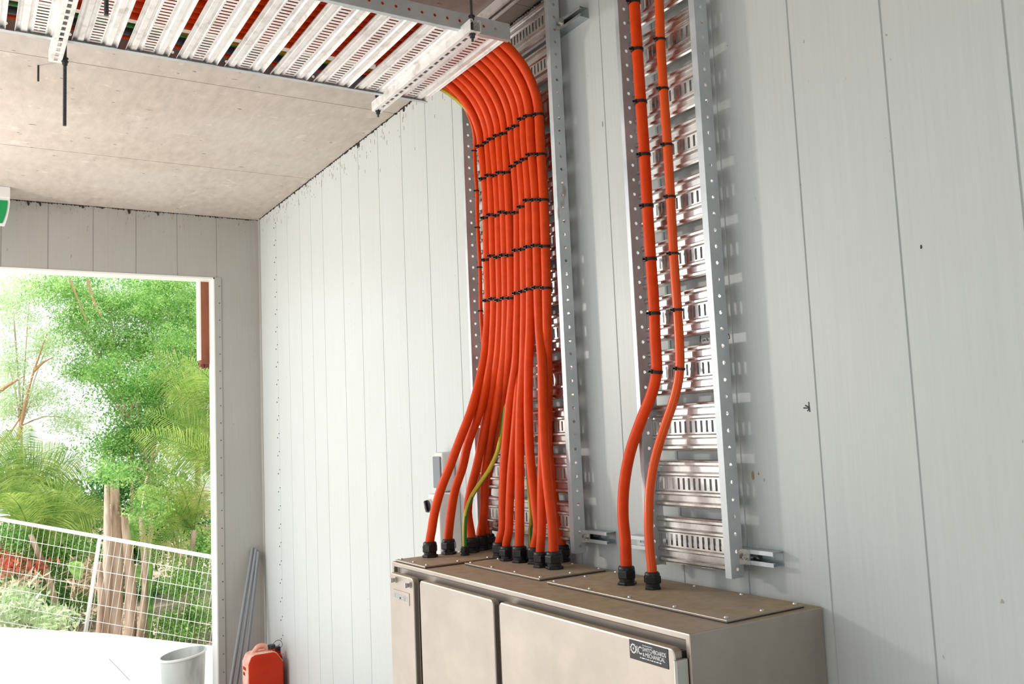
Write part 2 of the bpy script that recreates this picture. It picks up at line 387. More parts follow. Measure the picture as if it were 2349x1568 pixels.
def strip(mb, O, a, b):
    O, a, b = Vector(O), Vector(a), Vector(b); mb.add([O, O+a, O+a+b, O+b], [(0, 1, 2, 3)])
def vtray(name, x0, x1, z0, z1, zs, label):
    yb, yf = -.043, -.092
    r = empty(name, ((x0+x1)/2, yb, z0)); tag(r, label, 'cable tray', 'cable trays fixed upright on the panel wall')
    mb = MB(); bed(mb, (x0+.002, -.052, 0), (1, 0, 0), (0, 0, 1), (0, -1, 0), x1-x0-.004, zs); mb.build('slat_bed', m_galv, r, solid=.0012)
    Lz = z1-z0
    for s, x in ((1, x0), (-1, x1)):
        mb = MB(); web(mb, (x, yf, z0), (0, 0, 1), (0, 1, 0), Lz, yb-yf)
        out = -.018 if s > 0 else -.024
        strip(mb, (x, yf, z0), (out, 0, 0), (0, 0, Lz)); strip(mb, (x+out, yf, z0), (0, .008, 0), (0, 0, Lz))
        strip(mb, (x, yb, z0), (.022*s, 0, 0), (0, 0, Lz))
        o = mb.build('side_rail', m_rail, r, solid=.002)
    return r
z_t2 = [1.67-.089+.178*k for k in range(12) if 1.67-.089+.178*k < 3.62]
tray2 = vtray('cable_tray', -2.300, -1.937, 1.497, 3.66, z_t2, 'narrow upright galvanised cable tray carrying only two orange cables')
z_t1 = [1.691-.089+.178*k for k in range(12) if 1.691-.089+.178*k < 3.62]
tray1 = vtray('cable_tray', -3.422, -2.715, 1.497, 3.66, z_t1, 'wide upright galvanised cable tray behind the fanned orange cable bundle')
# overhead tray
x0, x1, ya, yb_, zb = -3.440, -2.728, -3.30, -.262, 3.408
rt = empty('cable_tray', ((x0+x1)/2, -1.5, zb)); tag(rt, 'overhead horizontal galvanised cable tray of wide slats below the concrete ceiling', 'cable tray')
ys = [-.617-.089+.178*2-.178*k for k in range(18) if -.617-.089+.356-.178*k > -3.22]
mb = MB(); bed(mb, (x0+.002, 0, zb+.004), (1, 0, 0), (0, 1, 0), (0, 0, 1), x1-x0-.004, ys); mb.build('slat_bed', m_galv_lit, rt, solid=.0012)
for s, x in ((1, x0), (-1, x1)):
    mb = MB(); web(mb, (x, ya, zb-.012), (0, 1, 0), (0, 0, 1), yb_-ya, .062)
    strip(mb, (x, ya, zb-.012), (.02*s, 0, 0), (0, yb_-ya, 0)); strip(mb, (x, ya, zb+.05), (.02*s, 0, 0), (0, yb_-ya, 0))
    mb.build('side_rail', m_rail, rt, solid=.002)

# ---------------------------------------------------------------- strut channels
def strut(name, axis_x0, axis_x1, y, z, label, open_dir, group=None, h=.041, slotted=True):
    """C channel along X; y,z = centre; open_dir is where the mouth faces"""
    r = empty(name, ((axis_x0+axis_x1)/2, y, z)); tag(r, label, 'strut channel', group)
    hh = h/2; X0, X1 = axis_x0, axis_x1; L = X1-X0
    od = Vector(open_dir); sd = Vector((1, 0, 0)).cross(od)
    O = Vector((X0, y, z)); ex = Vector((1, 0, 0)); mb = MB()
    for s in (-1, 1):
        strip(mb, O+sd*hh*s-od*hh, ex*L, od*h); strip(mb, O+sd*hh*s+od*hh, ex*L, -sd*s*.010); strip(mb, O+sd*(hh-.010)*s+od*hh, ex*L, -od*.007)
    # slotted back
    pitch = .046; n = int(L/pitch)
    for s in (-1, 1): strip(mb, O-od*hh+sd*s*hh, ex*L, -sd*s*(hh-.0065))
    for k in range(n+1):
        a = k*pitch; e = min(a+.017, L)
        if a < L: strip(mb, O+ex*a-od*hh-sd*.0065, ex*(e-a), sd*.013)
    mb.build('channel', m_strut, r, solid=.0022)
    return r
def bolt(mb, p, d, r=.008, h=.007, nut=True):
    p, d = Vector(p), Vector(d).normalized(); mb.cyl(p, p+d*.002, r*1.5, 14); mb.cyl(p+d*.002, p+d*(.002+h), r, 6); mb.cyl(p+d*(.002+h), p+d*(.002+h*1.7), r*.5, 8)
def clamp(parent, x, y, z, s):
    mb = MB(); mb.box((x, y-.004, z-.022), (x+.026*s, y, z+.022)); mb.box((x-.002*s, y-.02, z-.022), (x+.002*s, y, z+.022))
    bolt(mb, (x+.014*s, y-.004, z), (0, -1, 0)); mb.build('hold_down_clamp', m_screw, parent)
b2 = strut('strut_channel', -2.47, -1.822, -.0210, 1.556, 'short strut bracket under the narrow two-cable tray, end poking out beside the cabinet top', (0, -1, 0), 'strut brackets holding the trays to the wall')
clamp(b2, -1.934, -.042, 1.556, 1)
b1 = strut('strut_channel', -3.52, at(1403, 1235, Y=-.02).x, -.0210, 1.556, 'strut bracket at the foot of the wide tray behind the cable bundle', (0, -1, 0), 'strut brackets holding the trays to the wall')
clamp(b1, -2.712, -.042, 1.556, 1)
zt = at(1330, 35, Y=-.02).z; b3 = strut('strut_channel', -3.52, at(1341, 35, Y=-.02).x, -.0210, zt, 'strut bracket near the top of the wide tray', (0, -1, 0), 'strut brackets holding the trays to the wall')
clamp(b3, -2.712, -.042, zt, 1)
m_strut_old = m_strut; m_strut = m_galv_lit  # hangers take the lightened metal with bounce light in its colour
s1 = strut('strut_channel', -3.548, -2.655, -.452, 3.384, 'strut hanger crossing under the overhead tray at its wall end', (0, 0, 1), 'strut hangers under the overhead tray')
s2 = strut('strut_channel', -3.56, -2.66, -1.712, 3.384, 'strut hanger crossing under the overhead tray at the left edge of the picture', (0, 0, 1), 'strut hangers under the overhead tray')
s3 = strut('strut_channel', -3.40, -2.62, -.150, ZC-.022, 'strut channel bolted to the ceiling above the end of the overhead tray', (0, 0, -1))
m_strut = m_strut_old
def threaded(x, y, z0, z1, label, nuts=(), r=.005):
    o = empty('threaded_rod', (x, y, z0)); tag(o, label, 'threaded rod', 'threaded rods hanging the overhead tray')
    mb = MB(); n = int((z1-z0)/.006); prof = []
    for k in range(n): prof += [(r, k*.006), (r*.82, k*.006+.003)]
    prof.append((r, z1-z0)); mb.lathe([(0, 0)]+prof, 12, (x, y, z0)); mb.build('rod', m_rod, o)
    for z in nuts:
        k = MB(); k.cyl((x, y, z-.004), (x, y, z), .012, 16); k.cyl((x, y, z-.015), (x, y, z-.004), .0095, 6); k.build('hex_nut', m_rod, o)
threaded(-2.680, -.452, 3.335, ZC, 'threaded rod through the right end of the near-wall hanger', (3.363, 3.43))
threaded(-3.530, -.452, 3.335, ZC, 'threaded rod at the left end of the near-wall hanger', (3.363, 3.43))
threaded(-3.535, -1.682, 3.120, ZC, 'long black threaded rod hanging far below the left hanger end', (3.363, 3.375), r=.0068)
p = at(244, 35, X=-2.69); threaded(-2.69, p.y, p.z, ZC, 'dark threaded rod beside the strut at the top left edge', (3.363,), r=.0068)
p = at(88, 150, Z=ZC); q = at(85, 186, X=p.x)
tag(MB().cyl((p.x, p.y, ZC), (p.x, p.y, q.z), .0045, 10).build('anchor_stud', m_rod), 'short lone anchor stud sticking out of the concrete ceiling', 'stud')

# ---------------------------------------------------------------- switchboard cabinet
CX0, CX1, CY, CZ = -3.458, -1.695, -.482, 1.441
cab = empty('switchboard_cabinet', ((CX0+CX1)/2, CY/2, 0)); tag(cab, 'long stainless steel switchboard cabinet with dusty top standing against the wall', 'cabinet')
body = MB().box((CX0, CY, .10), (CX1, -.004, CZ)).build('body', m_ss, cab)
bmx = bmesh.new(); bmx.from_mesh(body.data); bmx.faces.ensure_lookup_table(); bmx.normal_update()
ff = [f for f in bmx.faces if f.normal.y < -.9]
bmesh.ops.inset_region(bmx, faces=ff, thickness=.026, depth=0); bmesh.ops.inset_region(bmx, faces=ff, thickness=.0005, depth=-.019)
bmx.to_mesh(body.data); bmx.free()
k_ = body.modifiers.new('bevel', 'BEVEL'); k_.width = .0035; k_.segments = 2; k_.limit_method = 'ANGLE'
MB().box((CX0+.02, CY+.04, 0), (CX1-.02, -.03, .1)).build('plinth', m_gasket, cab)
DY = -.512
def door(px0, px1, ref, hinge=False):
    x0 = at(px0, ref[0], Y=DY).x; x1 = at(px1, ref[1], Y=DY).x; zt = 1.406; rr = .018
    pts = [(x0+.004, .13), (x1-.004, .13)]
    pts += [(x1-rr+rr*math.cos(t), zt-rr+rr*math.sin(t)) for t in [math.pi/2*i/5 for i in range(6)]]
    pts += [(x0+rr-rr*math.sin(t), zt-rr+rr*math.cos(t)) for t in [math.pi/2*i/5 for i in range(6)]]
    mb = MB().prism(pts, 'Y', DY, DY+.026); o = mb.build('door', m_ss, cab, bevel=.005)
    g = MB().box((x0+.012, DY+.027, .14), (x1-.012, CY+.019, zt-.012)).build('gasket', m_gasket, None); g.parent = o; g.location = (0, 0, 0)
    return o, x0, x1
d1, a, b = door(893, 947, (1320, 1330)); lockm = MB()
X_d1 = (a, b)
for px, py in ((908, 1329), (941, 1341)):
    p = at(px, py, Y=DY); k = MB(); k.cyl(p, p+Vector((0, -.006, 0)), .012, 18); k.cyl(p+Vector((0, -.006, 0)), p+Vector((0, -.016, 0)), .009, 16); k.box(p+Vector((-.003, -.022, -.009)), p+Vector((.003, -.016, .009)))
    o = k.build('quarter_turn_lock', m_screw, None, smooth=True); o.parent = d1
# nameplate
p0 = at(902, 1351, Y=DY); p1 = at(939, 1361, Y=DY); p2 = at(939, 1389, Y=DY)
o = MB().box((p0.x, DY-.002, p2.z), (p1.x, DY, p1.z)).build('nameplate', m_ss, None, bevel=.0008); o.parent = d1
t = text('SUBMAIN', .03, m_rail, None, (p0.x+.008, DY-.0023, (p1.z+p2.z)/2-.010), (1, 0, 0), (0, 0, 1), 'engraved_lettering', .0003); t.parent = o
d2, a, b = door(961.5, 1130, (1330, 1375)); d3, a3, b3_ = door(1143, 1548, (1375, 1490))
# label on the widest door
L0, L1, L2, L3 = [at(x, y, Y=DY) for x, y in ((1444.3, 1464.3), (1532.5, 1488.4), (1534, 1534.6), (1446, 1507.7))]
lx0, lx1 = (L0.x+L3.x)/2, (L1.x+L2.x)/2; lz1, lz0 = (L0.z+L1.z)/2, (L2.z+L3.z)/2; LW, LH = lx1-lx0, lz1-lz0
lab = MB().box((lx0, DY-.0015, lz0), (lx1, DY, lz1)).build('maker_label', m_labelblk, None); lab.parent = d3
def ltext(s, fx, fz, size, wf):
    t = text(s, size, m_labelwht, None, (0, 0, 0), (1, 0, 0), (0, 0, 1), 'label_lettering', .0003)
    xs = [v.co.x for v in t.data.vertices]; a, b = min(xs), max(xs)
    for v in t.data.vertices: v.co.x = (v.co.x-a)*(LW*wf/(b-a))
    t.location = (lx0+LW*fx, DY-.002, lz0+LH*fz); t.parent = lab
ltext('IC', .205, .37, LH*.56, .135)
ltext('SWITCHBOARDS', .36, .56, LH*.30, .60)
ltext('&', .36, .31, LH*.26, .05)
ltext('MECHANICAL', .43, .30, LH*.30, .50)
ltext('Manufactured by', .36, .83, LH*.10, .26)
em = MB(); ec = Vector((lx0+LW*.11, DY-.002, lz0+LH*.56)); R1 = LH*.24
for i in range(20):
    t0, t1 = 2*math.pi*i/20, 2*math.pi*(i+1)/20; ro = R1*(1.12 if i % 2 else 1.0)
    em.add([ec+Vector((math.cos(t), 0, math.sin(t)))*r for t, r in ((t0, ro), (t1, ro), (t1, R1*.72), (t0, R1*.72))], [(0, 1, 2, 3)])
em.add([ec+Vector((a_*R1, 0, b_*R1)) for a_, b_ in ((.25, .62), (-.35, -.1), (-.02, -.1))], [(0, 1, 2)])
em.add([ec+Vector((a_*R1, 0, b_*R1)) for a_, b_ in ((-.25, -.62), (.35, .1), (.02, .1))], [(0, 1, 2)])
xs_ = .28
for i, wd in enumerate((.03, .08, .03, .04, .03, .05, .04, .06, .05)):
    c = ec+Vector((LW*(xs_+wd/2)-LW*.11, 0, 0)); c.z = lz0+LH*.19; em.box(c-Vector((LW*wd/2, .0002, LH*.03)), c+Vector((LW*wd/2, .0002, LH*.03))); xs_ += wd+.018
o = em.build('label_emblem', m_labelwht, None); o.parent = lab
# hinge on the right-hand edge of the wide door
hx = b3_+.004; p = at(1550, 1512, Y=DY)
h = MB(); h.box((hx-.002, DY-.002, p.z-.09), (hx+.009, DY+.028, p.z)); h.cyl((hx+.004, DY-.006, p.z-.09), (hx+.004, DY-.006, p.z), .006, 12); h.build('hinge', m_screw, cab, bevel=.001)
# gland plates with screws
def gplate(x0, x1, y0, y1, label, nx, ny):
    z0 = CZ; o = empty('gland_plate', ((x0+x1)/2, (y0+y1)/2, z0)); tag(o, label, 'gland plate', 'gland plates screwed to the cabinet top')
    MB().box((x0+.003, y0+.003, z0), (x1-.003, y1-.003, z0+.003)).build('gasket', m_gasket, o)
    MB().box((x0, y0, z0+.003), (x1, y1, z0+.009)).build('plate', m_plate, o, bevel=.0012)
    first = None; spots = []
    for i in range(nx):
        x = x0+.02+(x1-x0-.04)*i/(nx-1); spots += [(x, y0+.018), (x, y1-.018)]
    for j in range(1, ny-1):
        y = y0+.018+(y1-y0-.036)*j/(ny-1); spots += [(x0+.018, y), (x1-.018, y)]
    for x, y in spots:
        if first is None:
            k = MB(); k.lathe([(0, .0), (.0062, 0), (.0062, .0018), (.0045, .0045), (.0, .0052)], 14); first = k.build('screw', m_screw, None, smooth=True); s = first
        else: s = first.copy(); col.objects.link(s)
        s.parent = o; s.location = Vector((x, y, z0+.009))-o.location
    return o
gplate(-3.436, -3.163, -.476, -.035, 'small left gland plate at the far end of the cabinet top', 3, 4)
gplate(-3.128, -2.600, -.324, -.040, 'middle gland plate crowded with black glands', 4, 3)
gplate(-2.536, -1.716, -.337, -.046, 'long right gland plate with only two black glands', 5, 3)
PZ = CZ+.009

# ---------------------------------------------------------------- glands
proto = None
def gland(x, y, s, label, rot=.2):
    global proto
    if proto is None:
        r = empty('cable_gland', (0, 0, 0), local=True)
        hexr = .031
        MB().lathe([(0, 0), (hexr, 0), (hexr, .008), (hexr*.93, .010), (.022, .010)], 6).build('lock_ring', m_black, r, bevel=.0012)
        MB().lathe([(.0245, .010), (.0245, .021), (.022, .021)], 28).build('body', m_black, r, smooth=True)
        MB().lathe([(.022, .019), (hexr*.93, .020), (hexr, .023), (hexr, .044), (hexr*.90, .047), (.022, .048)], 6, rot=.25).build('cap_nut', m_black, r, bevel=.0015)
        MB().lathe([(.026, .045), (.0265, .050), (.0255, .055), (.022, .0585), (.018, .059), (.0172, .057), (.0172, .035)], 28).build('sealing_dome', m_black, r, smooth=True)
        proto = r; g = r
    else: g = copy_tree(proto)
    g.location = (x, y, PZ); g.scale = (s, s, s); g.rotation_euler = (0, 0, rot)
    tag(g, label, 'cable gland', 'black cable glands on the cabinet top'); return g

# name: (gland px, radius, gland scale, y of lane, [(px,py) left edge from the photo or centre], arcs?)
RC = .0185
GL = dict(A=(987, 1277), B=(1030, 1270), C=(1083, 1266), D=(1103, 1261), D2=(1121, 1257), E1=(1147, 1279), E2=(1163, 1285), E3=(1193, 1289),
          E5=(1228, 1292), E6=(1241, 1300), E7=(1272, 1304), E8=(1290, 1287), F1=(1439, 1340), F2=(1498, 1350), EL=(1067, 1273), ER=(1219, 1287))
LEFT = dict(  # left edge of each cable at given picture heights
 A={320:1094, 450:1105, 600:1108, 690:1110.5, 760:1107, 830:1099, 930:1074, 1015:1042, 1071:1021, 1122:1001, 1173:987, 1215:980},
 B={320:1110, 450:1118, 600:1122, 690:1124, 760:1122, 830:1116, 930:1094, 1015:1064, 1071:1051, 1122:1034, 1173:1025, 1215:1020},
 C={320:1121, 450:1132, 600:1136, 690:1138, 760:1136, 830:1130, 930:1111, 1015:1095, 1071:1083, 1122:1070, 1173:1063, 1215:1062},
 D={320:1135, 450:1144, 600:1149, 690:1150.5, 760:1149, 830:1144, 930:1129, 1015:1112, 1071:1104, 1122:1101, 1173:1100.5, 1215:1100.5},
 D2={320:1150, 450:1157, 600:1162, 690:1163, 760:1160, 830:1156, 930:1140, 1015:1126, 1071:1113, 1122:1108, 1173:1106, 1215:1106},
 E1={320:1165, 450:1176, 600:1178, 690:1178, 760:1176, 830:1173, 930:1158, 1015:1150, 1071:1146, 1122:1144, 1173:1143, 1215:1143},
 E3={320:1179, 450:1189, 600:1192, 690:1193, 760:1192, 830:1190, 930:1183, 1015:1181, 1071:1181, 1122:1181, 1173:1181, 1215:1181},
 E5={320:1193, 450:1203, 600:1205, 690:1206, 760:1205, 830:1202, 930:1201, 1015:1203, 1071:1207, 1122:1213, 1173:1219, 1215:1223},
 E7={320:1207, 450:1218, 600:1222, 690:1224, 760:1227, 830:1232, 930:1234, 1015:1237, 1071:1241, 1122:1246, 1173:1252, 1215:1256},
 E8={320:1228, 450:1236, 600:1241, 690:1243, 760:1244, 830:1245, 930:1246, 1015:1246, 1071:1252, 1122:1258, 1173:1264, 1215:1269},
 E2={600:1186, 690:1186, 760:1186, 830:1184, 930:1176, 1015:1169, 1071:1164, 1122:1161, 1173:1159, 1215:1158},
 E6={600:1232, 690:1232, 760:1233, 830:1234, 930:1234, 1015:1234, 1071:1233, 1122:1232, 1173:1232, 1215:1232})
NAMES = dict(A='leftmost fanned-out', B='second from left', C='third from left, behind the earth wire,', D='fourth from left, in front of the tray,', D2='fifth from left, tucked behind the fourth,',
 E1='leftmost of the middle gland plate group', E2='second from left on the middle plate,', E3='straight, centre of the middle plate group', E5='crossing rightwards over the middle plate', E6='rear, hidden behind the front right one,',
 E7='front right, nearest the viewer on the middle plate,', E8='far right, against the tray edge,')
YL = dict(A=-.094, B=-.094, C=-.094, D=-.094, D2=-.088, E1=-.094, E3=-.098, E5=-.098, E7=-.102, E8=-.088, E2=-.068, E6=-.068)
RO = .30        # bend radius
ZT = 3.466      # cable axis on the overhead tray
paths = {}
def smooth(t): t = max(0, min(1, t)); return t*t*(3-2*t)
for k, tab in LEFT.items():
    r = RC if k not in ('E2', 'E6') else .0165
    gp = at(*GL[k], Z=PZ); lane_y = YL[k]; pts = []
    gl_top = proj(gp+Vector((0, 0, .058)))
    for py, px_ in sorted(tab.items(), reverse=True):
        yy = lane_y+(gp.y-lane_y)*smooth((py-700)/(gl_top[1]-700))
        p = at(px_, py, Y=yy); d = (p-CAM).dot(FWD); p = at(px_+r*FPX/d, py, Y=yy); pts.append(p)
    base = [gp+Vector((0, 0, .02)), gp+Vector((0, 0, .062))]
    pts = [p for p in pts if p.z > gp.z+.09]
    if k in ('E2', 'E6'): paths[k] = (spline(base+pts), r); continue
    xl = pts[-1].x; zq = ZT-RO                 # lane then quarter bend on to the overhead tray
    pts = [p for p in pts if p.z < zq-.02]
    arc = [Vector((xl, lane_y-RO*(1-math.cos(t)), zq+RO*math.sin(t))) for t in [math.pi/2*i/7 for i in range(8)]]
    run = [Vector((xl+.004*math.sin(i*1.7+xl*9), y, ZT)) for i, y in enumerate((-.8, -1.3, -1.8, -2.3, -2.8, -3.25))]
    paths[k] = (spline(base+pts+arc+run, .025), r)
for k, (P, r) in paths.items():
    o = MB().tube(P, r, 18).build('power_cable', m_cable, smooth=True)
    tag(o, 'thick orange cable, '+NAMES[k]+' of the big bundle', 'cable', 'orange cables of the big bundle')
    g = at(*GL[k], Z=PZ); s = {'E2': .95, 'E6': .95}.get(k, 1.06)
    gland(g.x, g.y, s, 'black gland of the orange cable '+NAMES[k].rstrip(','), rot=random.uniform(-.2, .5))
# cables of the narrow tray
def px_path(tab, k, r, y0, y1, ymix):
    gp = at(*GL[k], Z=PZ); pts = [gp+Vector((0, 0, .02)), gp+Vector((0, 0, .065))]
    for px_, py in sorted(tab, key=lambda q: -q[1]):
        t = smooth((py-ymix)/(1290-ymix)); pts.append(at(px_, py, Y=y0+(gp.y-y0)*t))
    last = pts[-1]; pts.append(Vector((last.x, last.y, 3.66))); return gp, spline(pts)
g1, P1 = px_path([(1434, 1235), (1429, 1180), (1432, 1110), (1446, 1035), (1472, 960), (1494, 905), (1506, 852), (1503, 780), (1500, 700), (1493, 600), (1485, 473), (1478, 350), (1470, 235), (1462, 115), (1455, 5)], 'F1', .0185, -.082, 0, 860)
g2, P2 = px_path([(1490, 1250), (1488, 1190), (1491, 1120), (1503, 1050), (1524, 980), (1546, 915), (1559, 850), (1558, 780), (1554, 711), (1545, 582), (1538, 452), (1531, 333), (1522, 205), (1515, 92), (1512, 5)], 'F2', .0150, -.078, 0, 860)
paths['F1'] = (P1, .0185); paths['F2'] = (P2, .0150)
o = MB().tube(P1, .0185, 20).build('power_cable', m_cable, smooth=True); tag(o, 'thicker dull orange cable on the left of the narrow tray', 'cable', 'orange cables on the narrow tray')
o = MB().tube(P2, .0150, 20).build('power_cable', m_cable_gloss, smooth=True); tag(o, 'thinner glossy orange cable on the right of the narrow tray', 'cable', 'orange cables on the narrow tray')
gland(g1.x, g1.y, 1.0, 'black gland holding the thicker left cable on the long plate', .1); gland(g2.x, g2.y, .88, 'black gland holding the thinner right cable on the long plate', .35)
# striped earth wires
def earth(P, r, label, ph=0):
    o = empty('earth_wire', P[0]); tag(o, label, 'earth wire', 'green and yellow striped earth wires')
    n = 12; mb = MB(); mb.tube(P, r, n); nq = (len(P)-1)*n
    fh = Vector((FWD.x, FWD.y, 0)).normalized()          # the stripe slowly twists round the wire
    for k in range(nq):
        c = sum((Vector(mb.v[q]) for q in mb.f[k]), Vector())/4; f = (k//n)/len(P); off = c-(Vector(P[k//n])+Vector(P[min(k//n+1, len(P)-1)]))/2
        a = ph+math.pi*.9*f; mb.m[k] = 1 if off.dot(-RGT*math.cos(a)-fh*math.sin(a)) > .4*r else 0
    mb.build('striped_sheath', [m_green, m_yellow], o, smooth=True); return o
ge = at(*GL['EL'], Z=PZ)
ep = [ge+Vector((0, 0, .02)), ge+Vector((0, 0, .045))]+[at(x, y, Y=ge.y+(-.10-ge.y)*smooth((1225-y)/200)) for x, y in ((1066, 1205), (1070, 1172), (1082, 1138), (1101, 1108), (1123, 1075), (1139, 1040), (1146, 1015))]
ep += [at(1154, 970, Y=-.066), at(1160, 900, Y=-.062)]
earth(spline(ep, .012), .0095, 'green and yellow earth wire curling down to the small gland on the left plate')
ge2 = at(*GL['ER'], Z=PZ); earth(spline([ge2+Vector((0, 0, .02)), ge2+Vector((0, 0, .1)), at(1218, 1190, Y=-.10), at(1212, 1100, Y=-.07), at(1208, 1000, Y=-.064)], .012), .0085, 'short glimpse of earth wire between orange cables over the middle plate')
gland(ge.x, ge.y, .62, 'small black gland of the green and yellow earth wire on the left plate'); gland(ge2.x, ge2.y, .62, 'small black earth wire gland half hidden on the middle plate')
# cables that lie in the overhead tray beside the rail, and the thin orange one dropping down the wide tray
xe = -3.318; xq = -3.352
earth(spline([Vector((xe, y, ZT-.018)) for y in (-3.25, -2.6, -2, -1.4, -.9)]+[Vector((-3.340+.085*(i/7)**1.2, -.070-.30*(1-math.cos(math.pi/2*(1-i/7))), ZT-.318+.30*math.sin(math.pi/2*(1-i/7)))) for i in range(8)]+[Vector((-3.25, -.066, 2.9)), Vector((-3.24, -.064, 2.4))], .03), .009, 'earth wire along the overhead tray beside the black cable, dipping at its wall end', 6)
P = spline([Vector((-3.366, y, ZT-.020)) for y in (-3.25, -2.6, -2, -1.4, -.9, -.42, -.30)], .05)
tag(MB().tube(P, .0165, 14).build('power_cable', m_cableblk, smooth=True), 'black cable in the overhead tray seen through the slat gaps', 'cable')
xS = at(1091, 400, Y=-.066).x
so = [Vector((-3.405, y, ZT-.027)) for y in (-3.25, -2.6, -2, -1.4, -.9)]+[Vector((-3.33, -.55, ZT-.027))]+[Vector((-3.29+(xS+3.29)*(i/7)**1.6, -.066-.26*(1-math.cos(math.pi/2*(1-i/7))), ZT-.287+.26*math.sin(math.pi/2*(1-i/7)))) for i in range(8)]
so += [at(x, y, Y=-.066) for x, y in ((1091, 400), (1094, 438), (1096, 522), (1101, 613), (1103, 713), (1107, 775))]+[at(1113, 850, Y=-.066)]
Ps = spline(so, .02); paths['S'] = (Ps, .0085)
tag(MB().tube(Ps, .0085, 12).build('thin_cable', m_cable, smooth=True), 'thin orange cable running down beside the left rail of the wide tray', 'cable')
# a second layer of orange cables lying on the overhead tray
for i, x in enumerate((-2.86, -2.93, -3.00, -3.10)):
    P = spline([Vector((x+.006*math.sin(j*2+i), y, ZT+.036)) for j, y in enumerate((-3.25, -2.6, -2, -1.4, -.9, -.62))]+[Vector((x, -.50, ZT+.030)), Vector((x-.01, -.40, ZT-.01))], .05)
    tag(MB().tube(P, .0175, 14).build('power_cable', m_cable, smooth=True), 'orange cable of the upper layer on the overhead tray, '+('nearest the right rail', 'second from the right rail', 'third from the right rail', 'farthest from the right rail')[i], 'cable', 'upper layer of orange cables on the overhead tray')

# ---------------------------------------------------------------- cable ties
ROWS = {'lowest': dict(A=690, B=686, C=689, D=684, D2=684, E1=673, E3=669, E5=664, E7=660, E8=661),
 'second lowest': dict(A=597, B=588, C=591, D=586, D2=587, E1=575, E3=573, E5=567, E7=564, E8=566),
 'middle': dict(A=501, B=494, C=496, D=488, D2=490, E1=489, E3=476, E5=461, E7=460, E8=460),
 'second highest': dict(A=412, B=404, C=405, D=398, D2=398, E1=384, E3=375, E5=368, E7=357, E8=356),
 'highest': dict(A=337, B=329, C=321, D=313, D2=309, E1=297, E3=291, E5=275, E7=268, E8=264)}
CN = dict(A='leftmost', B='second', C='third', D='fourth', D2='fifth', E1='sixth', E3='seventh', E5='eighth', E7='ninth', E8='rightmost')
def tie(k, py, label, group, wd=.0048):
    P, r = paths[k]; best = min(range(1, len(P)-1), key=lambda i: abs(proj(P[i])[1]-py) + (1000 if P[i].z < 1.6 or P[i].y < -.42 else 0))
    c = P[best]; t = (P[best+1]-P[best-1]).normalized()
    pa, pb = proj(c), proj(c+t*.05); c = c+t*.05*((py-pa[1])/(pb[1]-pa[1])) if abs(pb[1]-pa[1]) > 1 else c
    view = (CAM-c); view -= t*view.dot(t); view.normalize(); left = view.cross(t).normalized()
    if left.dot(RGT) > 0: left = -left
    o = empty('cable_tie', c); tag(o, label, 'cable tie', group)
    mb = MB(); n = 20; ro, ri = r+.0026, r+.0008; vs = []
    for i in range(n):
        a = 2*math.pi*i/n; d = view*math.cos(a)+left*math.sin(a)
        vs += [c+d*ri-t*wd/2*1.9, c+d*ro-t*wd/2*1.9, c+d*ro+t*wd/2*1.9, c+d*ri+t*wd/2*1.9]
    mb.add(vs, [(4*i+j, 4*((i+1) % n)+j, 4*((i+1) % n)+(j+1) % 4, 4*i+(j+1) % 4) for i in range(n) for j in range(4)])
    mb.build('strap', m_tie, o)
    hc = c+(left*.80+view*.60)*(r+.003); s_ = min(1, r/.0185*1.1)
    hd = (left*.80+view*.60); tn = hd.cross(t)
    mb = MB(); mb.obox(hc, tn*.0068*s_, t*.0066*s_, hd*.0045*s_); mb.build('tie_head', m_tie, o, bevel=.001)
    mb = MB(); mb.obox(hc+hd*.007*s_-tn*.001, tn*.0012, t*.0036*s_, hd*.006*s_); mb.build('cut_tail', m_tie, o)
    return o
for rn, d in ROWS.items():
    for k, py in d.items():
        tie(k, py, 'black cable tie on the %s cable of the bundle, %s row' % (CN[k], rn), 'black cable ties on the bundle')
for i, py in enumerate((346, 438, 522, 613, 713)):
    tie('S', py, 'small black tie on the thin orange cable, ' + ('topmost', 'second from top', 'middle one', 'second from bottom', 'lowest')[i], 'small ties on the thin cable', .003)
ORD = ('first', 'second', 'third', 'fourth', 'fifth', 'sixth', 'seventh', 'eighth')
for i, py in enumerate((6, 115, 235, 356, 473, 595, 719, 852)):
    tie('F1', py, 'wide black tie on the thicker left cable of the narrow tray, %s from the top' % ORD[i], 'ties on the thicker cable of the narrow tray', .0052)
for i, py in enumerate((92, 205, 333, 452, 582, 711, 845)):
    tie('F2', py, 'slim black tie on the glossy right cable of the narrow tray, %s from the top' % ORD[i], 'ties on the thinner cable of the narrow tray', .0036)

